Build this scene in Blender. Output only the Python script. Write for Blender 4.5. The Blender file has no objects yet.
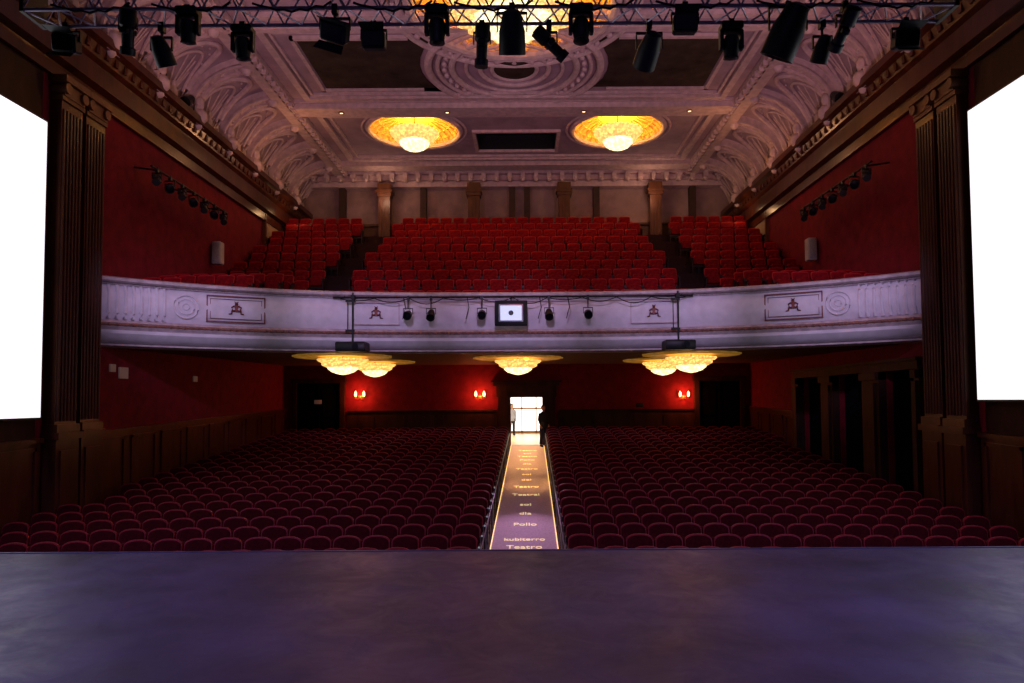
import bpy, bmesh, math, random
from mathutils import Vector, Matrix
from mathutils.geometry import tessellate_polygon
random.seed(7)
PI=math.pi
S=bpy.context.scene
COL=S.collection
E=3.6                      # eye height above the pit floor; heights below are given relative to the eye
F=700.0
CAMX=0.3
PITCH=math.radians(2.5); ROLL=math.radians(-0.35)
# ---------------------------------------------------------------- camera
cd=bpy.data.cameras.new('camera'); cam=bpy.data.objects.new('camera',cd); COL.objects.link(cam)
cd.sensor_width=36; cd.lens=F/1024*36; cd.shift_x=-12/1024; cd.shift_y=28/1024
cd.clip_start=0.05; cd.clip_end=300
RM=Matrix.Rotation(PI/2+PITCH,3,'X')@Matrix.Rotation(ROLL,3,'Z')
cam.matrix_world=Matrix.Translation((CAMX,0,E))@RM.to_4x4()
S.camera=cam
def at(px,py,Y):
    d=RM@Vector(((px-524)/F,-(py-369.5)/F,-1))
    d*=Y/d.y
    return Vector((CAMX+d.x,Y,E+d.z))
S.view_settings.view_transform='Standard'
# ---------------------------------------------------------------- materials
MATS={}
def mat(name,c,rough=.6,metal=0,ns=0,na=.25,bump=0,e=None,es=0,spec=.4,sheen=0,stretch=None):
    if name in MATS: return MATS[name]
    m=bpy.data.materials.new(name); m.use_nodes=True
    nt=m.node_tree; b=nt.nodes['Principled BSDF']
    b.inputs['Base Color'].default_value=(*c,1); b.inputs['Roughness'].default_value=rough
    b.inputs['Metallic'].default_value=metal; b.inputs['Specular IOR Level'].default_value=spec
    if sheen: b.inputs['Sheen Weight'].default_value=sheen
    if e:
        b.inputs['Emission Color'].default_value=(*e,1); b.inputs['Emission Strength'].default_value=es
    if ns:
        tc=nt.nodes.new('ShaderNodeTexCoord'); n=nt.nodes.new('ShaderNodeTexNoise')
        n.inputs['Scale'].default_value=ns; n.inputs['Detail'].default_value=5
        src=tc.outputs['Object']
        if stretch:
            mp=nt.nodes.new('ShaderNodeMapping'); mp.inputs['Scale'].default_value=stretch
            nt.links.new(src,mp.inputs['Vector']); src=mp.outputs['Vector']
        nt.links.new(src,n.inputs['Vector'])
        r=nt.nodes.new('ShaderNodeValToRGB')
        r.color_ramp.elements[0].position=.3; r.color_ramp.elements[1].position=.7
        r.color_ramp.elements[0].color=(*[x*(1-na) for x in c],1)
        r.color_ramp.elements[1].color=(*[min(1,x*(1+na)) for x in c],1)
        nt.links.new(n.outputs['Fac'],r.inputs['Fac']); nt.links.new(r.outputs['Color'],b.inputs['Base Color'])
        if bump:
            bp=nt.nodes.new('ShaderNodeBump'); bp.inputs['Strength'].default_value=bump; bp.inputs['Distance'].default_value=.02
            nt.links.new(n.outputs['Fac'],bp.inputs['Height']); nt.links.new(bp.outputs['Normal'],b.inputs['Normal'])
    MATS[name]=m; return m
def facet(m,scale,lo,hi):           # cut-crystal sparkle: cell pattern drives how strongly each facet glows
    nt=m.node_tree; b=nt.nodes['Principled BSDF']; tc=nt.nodes.new('ShaderNodeTexCoord'); v=nt.nodes.new('ShaderNodeTexVoronoi'); v.inputs['Scale'].default_value=scale
    nt.links.new(tc.outputs['Object'],v.inputs['Vector']); mr=nt.nodes.new('ShaderNodeMapRange'); mr.inputs[1].default_value=.1; mr.inputs[2].default_value=.6; mr.inputs[3].default_value=hi; mr.inputs[4].default_value=lo
    nt.links.new(v.outputs['Distance'],mr.inputs[0]); nt.links.new(mr.outputs[0],b.inputs['Emission Strength'])
M_red=mat('wall red cloth',(.16,.005,.016),.8,ns=3,na=.25,bump=.1,spec=.2)
M_wood=mat('dark polished wood',(.065,.017,.008),.28,ns=4,na=.45,stretch=(1,1,.25),spec=.45)
M_woodm=mat('dull dark wood',(.030,.009,.006),.6,ns=4,na=.45,stretch=(1,1,.25),spec=.2)
M_wood2=mat('mid brown wood',(.095,.034,.014),.4,ns=4,na=.4,stretch=(1,1,.25))
M_plas=mat('ceiling plaster',(.40,.29,.33),.8,ns=2,na=.16,spec=.2)
M_plas2=mat('ceiling moulding plaster',(.60,.45,.44),.7,ns=5,na=.18)
M_panel=mat('dark ceiling canvas',(.05,.035,.025),.8,ns=2,na=.4,spec=.1)
M_tan=mat('tan gallery wall',(.30,.20,.19),.8,ns=2,na=.2)
M_tan2=mat('brown gallery panel',(.10,.05,.035),.8,ns=2,na=.25)
M_dkdoor=mat('dark gallery pier',(.05,.025,.018),.7,ns=3,na=.3)
M_stage=mat('black stage boards',(.036,.028,.054),.50,ns=.9,na=.45,bump=.03,spec=.4)
nt=M_stage.node_tree; b_=nt.nodes['Principled BSDF']           # scuffs
tc=nt.nodes.new('ShaderNodeTexCoord'); n2=nt.nodes.new('ShaderNodeTexNoise')
n2.inputs['Scale'].default_value=2.2; n2.inputs['Detail'].default_value=12; n2.inputs['Roughness'].default_value=.72; n2.inputs['Distortion'].default_value=.6
nt.links.new(tc.outputs['Object'],n2.inputs['Vector'])
mr=nt.nodes.new('ShaderNodeMapRange'); mr.inputs[1].default_value=.35; mr.inputs[2].default_value=.7; mr.inputs[3].default_value=.38; mr.inputs[4].default_value=.62
nt.links.new(n2.outputs['Fac'],mr.inputs[0]); nt.links.new(mr.outputs[0],b_.inputs['Roughness'])
M_floor=mat('dark stalls carpet',(.02,.004,.006),.9,ns=20,na=.4)
M_white=mat('balcony white plaster',(.66,.61,.69),.6,ns=4,na=.10,spec=.25)
M_white2=mat('balcony moulding plaster',(.48,.38,.41),.55,ns=6,na=.25)
M_bead=mat('rope bead bronze',(.30,.14,.11),.5,.3,ns=8,na=.3)
M_emb=mat('dark red bronze',(.15,.035,.025),.5,.3,ns=8,na=.3)
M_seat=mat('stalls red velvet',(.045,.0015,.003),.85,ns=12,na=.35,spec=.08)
M_litrim=mat('stalls seat lit-edge red',(.20,.006,.009),.5,ns=12,na=.25,spec=.25)  # lighter red puts the lit top edge into the shell colour
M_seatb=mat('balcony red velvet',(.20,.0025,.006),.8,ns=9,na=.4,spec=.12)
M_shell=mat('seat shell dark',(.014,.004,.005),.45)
M_shellb=mat('balcony seat lit-edge red',(.42,.012,.014),.5,ns=9,na=.3,spec=.3)  # brighter than the velvet: lit seat tops put into the colour
M_black=mat('black metal',(.008,.008,.010),.5,.2,ns=15,na=.2)
M_blackc=mat('black curtain cloth',(.004,.003,.005),.95,ns=10,na=.3,spec=.03)
M_alu=mat('aluminium tube',(.50,.46,.60),.35,.7,ns=10,na=.1)
M_alud=mat('dull rail metal',(.25,.22,.32),.45,.5,ns=10,na=.1)
M_lens=mat('glass lens',(.006,.006,.010),.35,spec=.15)
M_led=mat('lit white screen',(.9,.9,.9),.5,e=(.95,.94,1.0),es=1.2)
M_bowl=mat('lit crystal bowl',(.9,.7,.4),.4,e=(1.0,.52,.13),es=1.7)
facet(M_bowl,13,.7,2.4)
M_bowlc=mat('lit crystal core',(1,.9,.7),.4,e=(1.0,.80,.42),es=2.6)
facet(M_bowlc,13,1.1,3.6)
M_domeglow=mat('gilded dome',(.85,.48,.08),.5,.0,ns=5,na=.35,e=(1,.5,.07),es=.12)  # faint emission stands in for lamplight on the gilding
M_carpet=mat('pale aisle carpet',(.55,.42,.50),.85,ns=25,na=.18)
M_strip=mat('amber light strip',(.9,.6,.3),.5,e=(1.0,.62,.22),es=1.3)
M_textglow=mat('glowing yellow lettering',(.95,.80,.45),.6,e=(1,.82,.40),es=.6)  # letters glow by themselves; their brightness is put into the material
M_plateglow=mat('glowing number plate',(.6,.65,.65),.4,e=(.6,.8,.85),es=.22)  # small emission added to brighten the plates, which are no lamps
M_lobby=mat('lobby plaster',(.75,.70,.62),.7,ns=3,na=.08)
M_spk=mat('speaker white',(.5,.48,.5),.5,ns=3,na=.08)
M_glass=mat('daylit glass',(.9,.95,1),.3,e=(.95,.97,1),es=2.0)
M_lfloor=mat('lobby stone floor',(.60,.42,.2),.3,ns=3,na=.15)
M_monitor=mat('lit monitor face',(.6,.7,.8),.4,e=(.6,.72,.95),es=.6)
M_flame=mat('sconce bulb',(1,.5,.3),.4,e=(1.0,.34,.12),es=10)
M_brass=mat('brass',(.35,.18,.07),.35,.8,ns=10,na=.1)
M_signglow=mat('pale sign',(.35,.25,.22),.5,e=(.8,.5,.4),es=.03)  # trace of emission added to lift plates and notices
M_skin=mat('skin',(.5,.3,.22),.6,ns=20,na=.05)
M_cloth=mat('dark clothes',(.02,.02,.03),.85,ns=20,na=.2)
M_blue=mat('blue grey coat',(.30,.34,.50),.85,ns=20,na=.2)
M_hair=mat('dark hair',(.02,.012,.008),.6,ns=40,na=.3)
M_door=mat('beige side door',(.36,.25,.16),.6,ns=4,na=.15)
# ---------------------------------------------------------------- mesh builder
class MB:
    def __init__(s): s.v=[]; s.f=[]
    def add(s,vs,fs):
        o=len(s.v); s.v+= [tuple(v) for v in vs]; s.f+=[tuple(i+o for i in f) for f in fs]; return s
    def box(s,x0,x1,y0,y1,z0,z1):
        v=[(x,y,z) for z in (z0,z1) for y in (y0,y1) for x in (x0,x1)]
        return s.add(v,[(0,2,3,1),(4,5,7,6),(0,1,5,4),(2,6,7,3),(0,4,6,2),(1,3,7,5)])
    def bev(s,x0,x1,y0,y1,z0,z1,b=.01):
        rings=[]
        for y,i in ((y0,b),(y0+b,0),(y1-b,0),(y1,b)):
            rings.append([(x0+i+b,y,z0+i),(x1-i-b,y,z0+i),(x1-i,y,z0+i+b),(x1-i,y,z1-i-b),(x1-i-b,y,z1-i),(x0+i+b,y,z1-i),(x0+i,y,z1-i-b),(x0+i,y,z0+i+b)])
        return s.loft(rings)
    def loft(s,rings,cap=True,closed=True):
        n=len(rings[0]); vs=[p for r in rings for p in r]; fs=[]
        for k in range(len(rings)-1):
            for i in range(n if closed else n-1):
                j=(i+1)%n; fs.append((k*n+i,k*n+j,(k+1)*n+j,(k+1)*n+i))
        if cap: fs.append(tuple(range(n))[::-1]); fs.append(tuple((len(rings)-1)*n+i for i in range(n)))
        return s.add(vs,fs)
    def tube(s,pts,r,seg=8,cap=True):
        pts=[Vector(p) for p in pts]; rr=r if isinstance(r,(list,tuple)) else [r]*len(pts)
        rings=[]
        for i,p in enumerate(pts):
            d=(pts[min(i+1,len(pts)-1)]-pts[max(i-1,0)]).normalized()
            u=d.cross(Vector((0,0,1)) if abs(d.z)<.95 else Vector((1,0,0))).normalized(); w=d.cross(u)
            rings.append([p+(u*math.cos(2*PI*k/seg)+w*math.sin(2*PI*k/seg))*rr[i] for k in range(seg)])
        return s.loft(rings,cap)
    def lathe(s,prof,c=(0,0,0),seg=24,M=None,scal=0,ns=12,cap=True):
        rings=[]
        for r,z in prof:
            ring=[]
            for k in range(seg):
                a=2*PI*k/seg; q=r*(1+scal*math.cos(ns*a)); p=Vector((q*math.cos(a),q*math.sin(a),z))
                if M: p=M@p
                ring.append(p+Vector(c))
            rings.append(ring)
        return s.loft(rings,cap)
    def prism_yz(s,poly,x0,x1):
        return s.loft([[(x0,y,z) for y,z in poly],[(x1,y,z) for y,z in poly]])
    def prism_xz(s,poly,y0,y1):
        return s.loft([[(x,y0,z) for x,z in poly],[(x,y1,z) for x,z in poly]])
    def ball(s,c,r,seg=10,sc=(1,1,1)):
        n=seg//2+1; rings=[]
        for k in range(n+1):
            a=PI*k/n; q=max(math.sin(a),.02)*r
            rings.append([(c[0]+q*math.cos(2*PI*i/seg)*sc[0],c[1]+q*math.sin(2*PI*i/seg)*sc[1],c[2]-math.cos(a)*r*sc[2]) for i in range(seg)])
        return s.loft(rings)
    def mesh(s,name,m,smooth=True):
        me=bpy.data.meshes.new(name); me.from_pydata(s.v,[],s.f)
        b=bmesh.new(); b.from_mesh(me); bmesh.ops.recalc_face_normals(b,faces=b.faces); b.to_mesh(me); b.free()
        me.materials.append(m)
        if smooth:
            for p in me.polygons: p.use_smooth=True
            try: me.set_sharp_from_angle(angle=math.radians(38))
            except Exception: pass
        return me
    def build(s,name,m,parent=None,loc=None,rot=None,smooth=True):
        o=bpy.data.objects.new(name,s.mesh(name,m,smooth)); COL.objects.link(o)
        if parent: o.parent=parent
        if loc is not None: o.location=loc
        if rot is not None: o.rotation_euler=rot
        return o
def st(o): o['kind']='structure'; return o
def tag(o,label,cat,group=None):
    o['label']=label; o['category']=cat
    if group: o['group']=group
    return o
def thing(name,label,cat,loc=(0,0,0),rz=0,group=None):
    o=bpy.data.objects.new(name,None); COL.objects.link(o); o.location=loc; o.rotation_euler=(0,0,rz); o.empty_display_size=.1
    return tag(o,label,cat,group)
def dup(root,loc,rz=0,label=None,group=None):
    r=root.copy(); COL.objects.link(r); r.location=loc; r.rotation_euler=(0,0,rz)
    if label: r['label']=label
    if group: r['group']=group
    for ch in list(root.children):
        c=ch.copy(); COL.objects.link(c); c.parent=r
        for g in list(ch.children):
            d=g.copy(); COL.objects.link(d); d.parent=c
    return r
ORD=['first','second','third','fourth','fifth','sixth','seventh','eighth','ninth','tenth','eleventh','twelfth','thirteenth','fourteenth','fifteenth','sixteenth','seventeenth','eighteenth','nineteenth','twentieth','twenty-first','twenty-second']
def fz(Y): return 0.37+.074*(Y-14.4)        # raked floor
W=10.3
# ================================================================ SETTING
m=MB(); m.box(-W,W,-4,9.4,1.52,1.6); st(m.build('stage_floor',M_stage,smooth=False))
m=MB(); m.box(-W,W,9.34,9.42,-.1,1.5); st(m.build('stage_fascia',M_black,smooth=False))
m=MB(); m.box(-W,W,9.405,9.44,1.50,1.612); st(m.build('trim_1',mat('stage edge strip',(.05,.04,.07),.4,ns=5,na=.3),smooth=False))
m=MB(); m.add([(-W,9.4,fz(9.4)),(W,9.4,fz(9.4)),(W,31.2,fz(31.2)),(-W,31.2,fz(31.2)),(-W,9.4,-.4),(W,9.4,-.4),(W,31.2,-.4),(-W,31.2,-.4)],
  [(0,1,2,3),(4,7,6,5),(0,4,5,1),(1,5,6,2),(2,6,7,3),(3,7,4,0)]); st(m.build('floor',M_floor,smooth=False))
# side walls
m=MB(); m.box(-W-.3,-W,15.2,33,-.3,E+9.2); st(m.build('wall_left',M_red,smooth=False))
m=MB(); m.box(-W-.3,-W,6,15.2,-.3,E+9.2); st(m.build('wall_left_stage',M_woodm,smooth=False))
OPEN=[(17.6,19.3),(20.3,22.2),(23.1,25.0)]
OT=E+.72
m=MB(); m.box(W,W+.3,15.2,33,OT,E+9.2)
yy=15.2
for a,b in OPEN: m.box(W,W+.3,yy,a,-.3,OT); yy=b
m.box(W,W+.3,yy,33,-.3,OT); st(m.build('wall_right',M_red,smooth=False))
m=MB(); m.box(W,W+.3,6,15.2,-.3,E+9.2); st(m.build('wall_right_stage',M_woodm,smooth=False))
m=MB(); m.box(W+1.2,W+1.4,16,27,-.3,E+2); m.box(W+.3,W+1.2,16,27,OT+.05,OT+.15); st(m.build('wall_corridor',M_blackc,smooth=False))
# wainscot
def wt(Y): return E-.85+.028*(Y-15)
def wains(side,segs,name):
    m=MB(); x=side*W
    for a,b in segs:
        m.prism_yz([(a,fz(a)-.05),(b,fz(b)-.05),(b,wt(b)),(a,wt(a))],min(x,x-side*.06),max(x,x-side*.06))
        m.prism_yz([(a,wt(a)-.02),(b,wt(b)-.02),(b,wt(b)+.08),(a,wt(a)+.08)],min(x,x-side*.14),max(x,x-side*.14))
        m.prism_yz([(a,fz(a)),(b,fz(b)),(b,fz(b)+.25),(a,fz(a)+.25)],min(x,x-side*.12),max(x,x-side*.12))
        n=max(1,round((b-a)/1.6)); w=(b-a)/n
        for k in range(n):
            p0,p1=a+k*w+.15,a+(k+1)*w-.15
            for (i0,i1,u0,u1) in ((p0,p1,.35,.43),(p0,p1,'t',0)):
                if u0=='t': q=[(i0,wt(i0)-.2),(i1,wt(i1)-.2),(i1,wt(i1)-.12),(i0,wt(i0)-.12)]
                else: q=[(i0,fz(i0)+u0),(i1,fz(i1)+u0),(i1,fz(i1)+u1),(i0,fz(i0)+u1)]
                m.prism_yz(q,min(x,x-side*.10),max(x,x-side*.10))
            for i0 in (p0,p1-.08):
                m.prism_yz([(i0,fz(i0)+.35),(i0+.08,fz(i0)+.35),(i0+.08,wt(i0)-.12),(i0,wt(i0)-.12)],min(x,x-side*.10),max(x,x-side*.10))
    return st(m.build(name,M_wood,smooth=False))
wains(-1,[(9.5,15.3),(17.1,31)],'trim_2')
wains(1,[(9.5,15.3),(25.4,31)],'trim_3')
# lower rear wall with doorway
DX0,DX1=-.30,1.10
DT=E+.12; fb=fz(31)
m=MB(); m.box(-W,DX0,31,31.3,-.3,E+1.7); m.box(DX1,W,31,31.3,-.3,E+1.7); m.box(DX0,DX1,31,31.3,DT,E+1.7); st(m.build('wall_rear',M_red,smooth=False))
m=MB()
for a,b in ((-7.5,-.9),(1.8,7.8)):
    m.box(a,b,30.93,31,fb,E-.5); m.box(a,b,30.88,31,E-.5,E-.42)
    n=round((b-a)/1.4)
    for k in range(max(n,1)):
        w=(b-a)/max(n,1); m.box(a+k*w+.15,a+(k+1)*w-.15,30.9,30.94,fb+.3,E-.65)
st(m.build('trim_4',M_woodm,smooth=False))
m=MB()
for s in (DX0-.55,DX1+.02): m.box(s,s+.53,30.8,31.0,fb,E+.55); m.box(s+.08,s+.45,30.74,30.82,fb+.3,E+.4)
m.box(DX0-.62,DX1+.62,30.78,31,DT+.02,E+.62); m.box(DX0-.75,DX1+.75,30.65,31,E+.62,E+.78); m.box(DX0-.85,DX1+.85,30.58,31,E+.78,E+.86)
st(m.build('trim_5',M_woodm,smooth=False))
# lobby beyond the doorway
m=MB(); m.box(-3,3.6,31.3,42.5,fb-.1,fb); st(m.build('floor_lobby',M_lfloor,smooth=False))
m=MB(); m.box(-3.2,-3,31.3,42.5,fb,E+1.2); m.box(3.6,3.8,31.3,42.5,fb,E+1.2); m.box(-3.2,3.8,31.3,42.5,E+1.1,E+1.3)
m.box(-3.2,-1.6,42.3,42.5,fb,E+1.2); m.box(1.9,3.8,42.3,42.5,fb,E+1.2); m.box(-1.6,1.9,42.3,42.5,E+.5,E+1.2)
st(m.build('wall_lobby',M_lobby,smooth=False))
d=st(MB().box(-1.6,1.9,42.42,42.46,fb,E+.5).build('door_1',M_glass,smooth=False))
m=MB()
for x in (-1.6,-.75,.12,.98,1.83): m.box(x,x+.07,42.3,42.4,fb,E+.5)
m.box(-1.6,1.9,42.3,42.4,fb,fb+.15); m.box(-1.6,1.9,42.3,42.4,fb+1.45,fb+1.55); m.box(-1.6,1.9,42.3,42.4,E+.43,E+.5)
m.build('door_frame',M_brass,d,smooth=False)
# side doors in the rear wall
for n,(a,b) in enumerate(((-9.85,-7.65),(7.85,9.95))):
    m=MB(); m.box(a,b,30.86,30.98,fb,E+.85); o=st(m.build('door_%d'%(n+2),M_blackc,smooth=False))
    m=MB(); m.box(a-.05,a+.15,30.75,30.95,fb,E+.9); m.box(b-.15,b+.05,30.75,30.95,fb,E+.9); m.box(a-.1,b+.1,30.7,30.95,E+.8,E+1.0); m.build('door_frame',M_woodm,o,smooth=False)
    m=MB(); m.box((a+b)/2-.04,(a+b)/2+.04,30.82,30.87,fb,E+.8)
    for s in (-1,1):
        for z0,z1 in ((.2,1.1),(1.3,2.5)): m.box((a+b)/2+s*.5-.32,(a+b)/2+s*.5+.32,30.83,30.87,fb+z0,fb+z1)
    m.build('door_leaf',M_blackc,o,smooth=False)
# ---------------------------------------------------------------- balcony
def bY(X): return 20.3-3.0*(min(abs(X),W)/10)**3
def bframe(X):
    h=.01; t=Vector((2*h,bY(X+h)-bY(X-h),0)).normalized(); n=Vector((t.y,-t.x,0)); 
    return Vector((X,bY(X),0)),t,n        # n points to the stage
NS=96
PX=[-W+.02+(2*W-.04)*k/NS for k in range(NS+1)]
def sweep(prof,m=None,xs=PX):
    m=m or MB(); rings=[]
    for X in xs:
        p,t,n=bframe(X); rings.append([(p.x if abs(X)>W-.1 else p.x+n.x*o, p.y+n.y*o,E+z) for o,z in prof])
    return m.loft(rings)
balc=thing('balcony','long curved white balcony front with framed dark emblems, rope moulding and fluted ends','balcony')
sweep([(-.04,2.97),(.05,2.88),(.11,2.72),(.13,2.5),(.10,2.28),(.02,2.12),(-.06,2.03),(-.1,1.95),(-.3,1.95),(-.3,3.0),(-.1,3.0)]).build('parapet',M_white,balc)
sweep([(-.34,2.99),(.08,2.99),(.17,3.03),(.17,3.1),(.06,3.14),(-.34,3.14)]).build('top_rail',M_white2,balc)
sweep([(.0,2.06),(.14,2.04),(.20,1.98),(.12,1.93),(.19,1.88),(.12,1.80),(-.1,1.80),(-.1,2.06)]).build('moulding',M_white2,balc)
sweep([(.15,1.80),(.15,1.72),(.04,1.58),(-.12,1.50),(-.34,1.46),(-.36,1.40),(-.6,1.40),(-.6,1.80)]).build('lower_cornice',M_white,balc)
sweep([(-.28,1.475),(-.14,1.475),(-.12,1.43),(-.28,1.39)]).build('lower_bead',M_white2,balc)
def rope(z,off,r,n,core,name,mt):
    m=MB(); m.tube([tuple(bframe(-10.15+20.3*k/80)[0]+bframe(-10.15+20.3*k/80)[2]*(off-.02)+Vector((0,0,E+z))) for k in range(81)],core,6)
    for k in range(n):
        X=-10.15+20.3*k/(n-1); p,t,n_=bframe(X); c=p+n_*off; m.ball((c.x,c.y,E+z),r,6,(1,1,.8))
    m.build(name,mt,balc)
rope(1.935,.19,.055,150,.035,'rope_beads',M_bead)
rope(2.955,.06,.028,200,.016,'rail_beads',M_white2)
for s in (-1,1):
    m=MB()
    for k in range(8):
        X=s*(10.02-k*.14); p,t,n=bframe(X); 
        m.tube([tuple(p+n*o+Vector((0,0,E+z))) for o,z in ((.02,2.1),(.07,2.24),(.11,2.5),(.07,2.78),(.02,2.92))],.05,8)
    m.build('fluting',M_white,balc)
def on_parapet(mb,name,mt,X,parent,z=0,out=.12):
    p,t,n=bframe(X); c=p+n*out
    return mb.build(name,mt,parent,(c.x,c.y,E+z),(0,0,math.atan2(t.y,t.x)))
for X in (-7.55,-3.95,4.05,7.65):
    big=abs(X)>6; w,h=(.74,.36) if big else (.66,.32); tk=.03 if big else .022
    m=MB()
    for a,b,c_,d_ in ((-w,w,h-tk,h),(-w,w,-h,-h+tk),(-w,-w+tk,-h,h),(w-tk,w,-h,h)): m.box(a,b,-.03,.10,c_,d_)
    if big:
        w2,h2=w-.09,h-.09
        for a,b,c_,d_ in ((-w2,w2,h2-.012,h2),(-w2,w2,-h2,-h2+.012),(-w2,-w2+.012,-h2,h2),(w2-.012,w2,-h2,h2)): m.box(a,b,-.02,.07,c_,d_)
    on_parapet(m,'emblem_frame',M_emb if big else M_white2,X,balc,2.5)
    m=MB()                                              # compact crouching figure with spread limbs
    m.ball((0,-.03,.15),.045,8); m.prism_xz([(-.035,.13),(.035,.13),(.06,.08),(.035,.01),(.06,-.05),(.0,-.08),(-.06,-.05),(-.035,.01),(-.06,.08)],-.045,.02)
    for s in (-1,1):
        m.tube([(s*.05,-.03,.09),(s*.12,-.03,.05),(s*.10,-.03,-.02)],[.024,.02,.016],6)
        m.tube([(s*.03,-.03,-.05),(s*.11,-.03,-.04),(s*.12,-.03,-.12),(s*.19,-.03,-.135)],[.032,.03,.024,.016],6)
        m.tube([(s*.01,-.03,.17),(s*.05,-.03,.21)],[.016,.008],6)
    on_parapet(m,'emblem',M_emb,X,balc,2.5)
for X in (-8.62,8.62):
    m=MB()
    for r in (.30,.20,.08): m.tube([(r*math.cos(a*PI/12),0,r*math.sin(a*PI/12)) for a in range(25)],.022,6,cap=False)
    m.box(-.31,.31,.005,.02,-.012,.012); m.box(-.012,.012,.005,.02,-.31,.31)
    on_parapet(m,'rosette',M_white,X,balc,2.5,.125)
# soffit
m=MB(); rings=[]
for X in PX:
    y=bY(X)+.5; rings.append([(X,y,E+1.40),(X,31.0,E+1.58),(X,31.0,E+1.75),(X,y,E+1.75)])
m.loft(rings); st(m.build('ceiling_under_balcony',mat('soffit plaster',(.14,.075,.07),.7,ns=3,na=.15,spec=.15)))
# balcony floor in steps
BR=[(21.75+.94*i,2.50+.505*i) for i in range(10)]
WING=[(18.9,2.45),(19.75,2.66),(20.6,2.86),(21.55,2.98)]
m=MB()
m.loft([[(X,bY(X)+.31,E+1.76),(X,21.35,E+1.76),(X,21.35,E+2.3),(X,bY(X)+.31,E+2.3)] for X in PX])
for s in (-1,1):
    for y,z in WING:
        xs=[X for X in PX if s*X>6.0]
        m.loft([[(X,max(y-.4,bY(X)+.31),E+2.25),(X,22.2,E+2.25),(X,22.2,E+z),(X,max(y-.4,bY(X)+.31),E+z)] for X in xs])
for i,(y,z) in enumerate(BR):
    m.box(-W,W,y-.45,y+.49,E+max(1.8,z-1.2),E+z)
m.box(-W,W,BR[-1][0]+.49,33,E+5.4,E+BR[-1][1]+.1)
st(m.build('floor_balcony',mat('balcony steps',(.022,.005,.006),.9,ns=10,na=.3),smooth=False))
# upper rear wall
m=MB(); m.box(-W,W,32.7,33.0,E+6.5,E+10.7); st(m.build('wall_rear_gallery',M_tan,smooth=False))
m=MB()
m.box(-W+.05,W-.05,32.45,32.7,E+7.0,E+8.15); m.box(-W+.05,W-.05,32.35,32.7,E+8.15,E+8.25)
st(m.build('trim_6',M_tan2,smooth=False))
m=MB()
for a in (-8.3,-4.5,-.35,.35,3.6,8.1): m.box(a,a+.28,32.3,32.7,E+7.1,E+9.95)
st(m.build('trim_20',M_dkdoor,smooth=False))
m=MB(); m.box(-W,W,32.0,32.7,E+10.2,E+10.62); m.box(-W,W,31.75,32.7,E+10.42,E+10.62); m.box(-W,W,32.2,32.7,E+9.95,E+10.2)
for k in range(34):
    x=-9.9+k*.6; m.box(x-.1,x+.1,31.62,32.1,E+10.12,E+10.42); m.ball((x,31.68,E+10.12),.11,8)
st(m.build('trim_7',M_plas2))
cb=BR[-1][1]+.1
for i,px in enumerate((385,474,564,655)):
    p=at(px,200,31.75)
    t=thing('gallery_column','square brown wooden column, %s from the left behind the top balcony seats'%ORD[i],'column',(p.x,31.75,E+cb),0,'columns behind the balcony seats')
    hh=9.93-cb
    m=MB(); m.box(-.26,.26,-.2,.2,.2,hh-.6)
    for s in (-.15,0,.15): m.box(s-.04,s+.04,-.23,-.2,.35,hh-.8)
    m.build('shaft',M_wood2,t,smooth=False)
    MB().box(-.32,.32,-.26,.26,0,.2).build('base',M_wood2,t,smooth=False)
    m=MB(); m.box(-.32,.32,-.26,.26,hh-.6,hh-.45); m.box(-.37,.37,-.31,.31,hh-.45,hh-.3); m.box(-.3,.3,-.25,.25,hh-.3,hh); m.build('capital',M_wood2,t,smooth=False)
# ---------------------------------------------------------------- ceiling
CZ=E+10.65; AX=.05; DY=18.3
def circ(x,y,r,n=48): return [Vector((x+r*math.cos(2*PI*k/n),y+r*math.sin(2*PI*k/n),0)) for k in range(n)]
outer=[Vector((-8,11,0)),Vector((8,11,0)),Vector((8,32.9,0)),Vector((-8,32.9,0))]
CH=[(-3.95,27.1),(4.05,27.1)]
holes=[circ(AX,DY,2.7),circ(CH[0][0],CH[0][1],1.75),circ(CH[1][0],CH[1][1],1.75),[Vector((-1.55,27.3,0)),Vector((1.65,27.3,0)),Vector((1.65,29.3,0)),Vector((-1.55,29.3,0))]]
loops=[outer]+holes; tris=tessellate_polygon(loops); pts=[(v.x,v.y,CZ) for l in loops for v in l]
m=MB(); m.add(pts,[t for t in tris]); st(m.build('ceiling',M_plas,smooth=False))
m=MB()                                                 # slot
m.add([(-1.55,27.3,CZ),(1.65,27.3,CZ),(1.65,29.3,CZ),(-1.55,29.3,CZ),(-1.55,27.3,CZ+.6),(1.65,27.3,CZ+.6),(1.65,29.3,CZ+.6),(-1.55,29.3,CZ+.6)],[(4,5,6,7),(0,1,5,4),(1,2,6,5),(2,3,7,6),(3,0,4,7)])
st(m.build('ceiling_slot',M_black,smooth=False))
def frame(m,x0,x1,y0,y1,w,z0,z1):
    m.box(x0,x1,y0,y0+w,z0,z1); m.box(x0,x1,y1-w,y1,z0,z1); m.box(x0,x0+w,y0+w,y1-w,z0,z1); m.box(x1-w,x1,y0+w,y1-w,z0,z1)
def ring(m,x,y,r,tr,z,seg=56):
    m.tube([(x+r*math.cos(2*PI*k/seg),y+r*math.sin(2*PI*k/seg),z) for k in range(seg+1)],tr,8,cap=False)
m=MB()
frame(m,-7.3,7.4,19.3,24.1,.22,CZ-.16,CZ); frame(m,-7.0,7.1,19.6,23.8,.08,CZ-.1,CZ)
frame(m,-7.3,7.4,25.3,30.3,.20,CZ-.16,CZ); frame(m,-6.9,7.0,25.6,30.0,.08,CZ-.1,CZ)
frame(m,-7.3,7.4,12.3,18.9,.2,CZ-.14,CZ)
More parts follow.
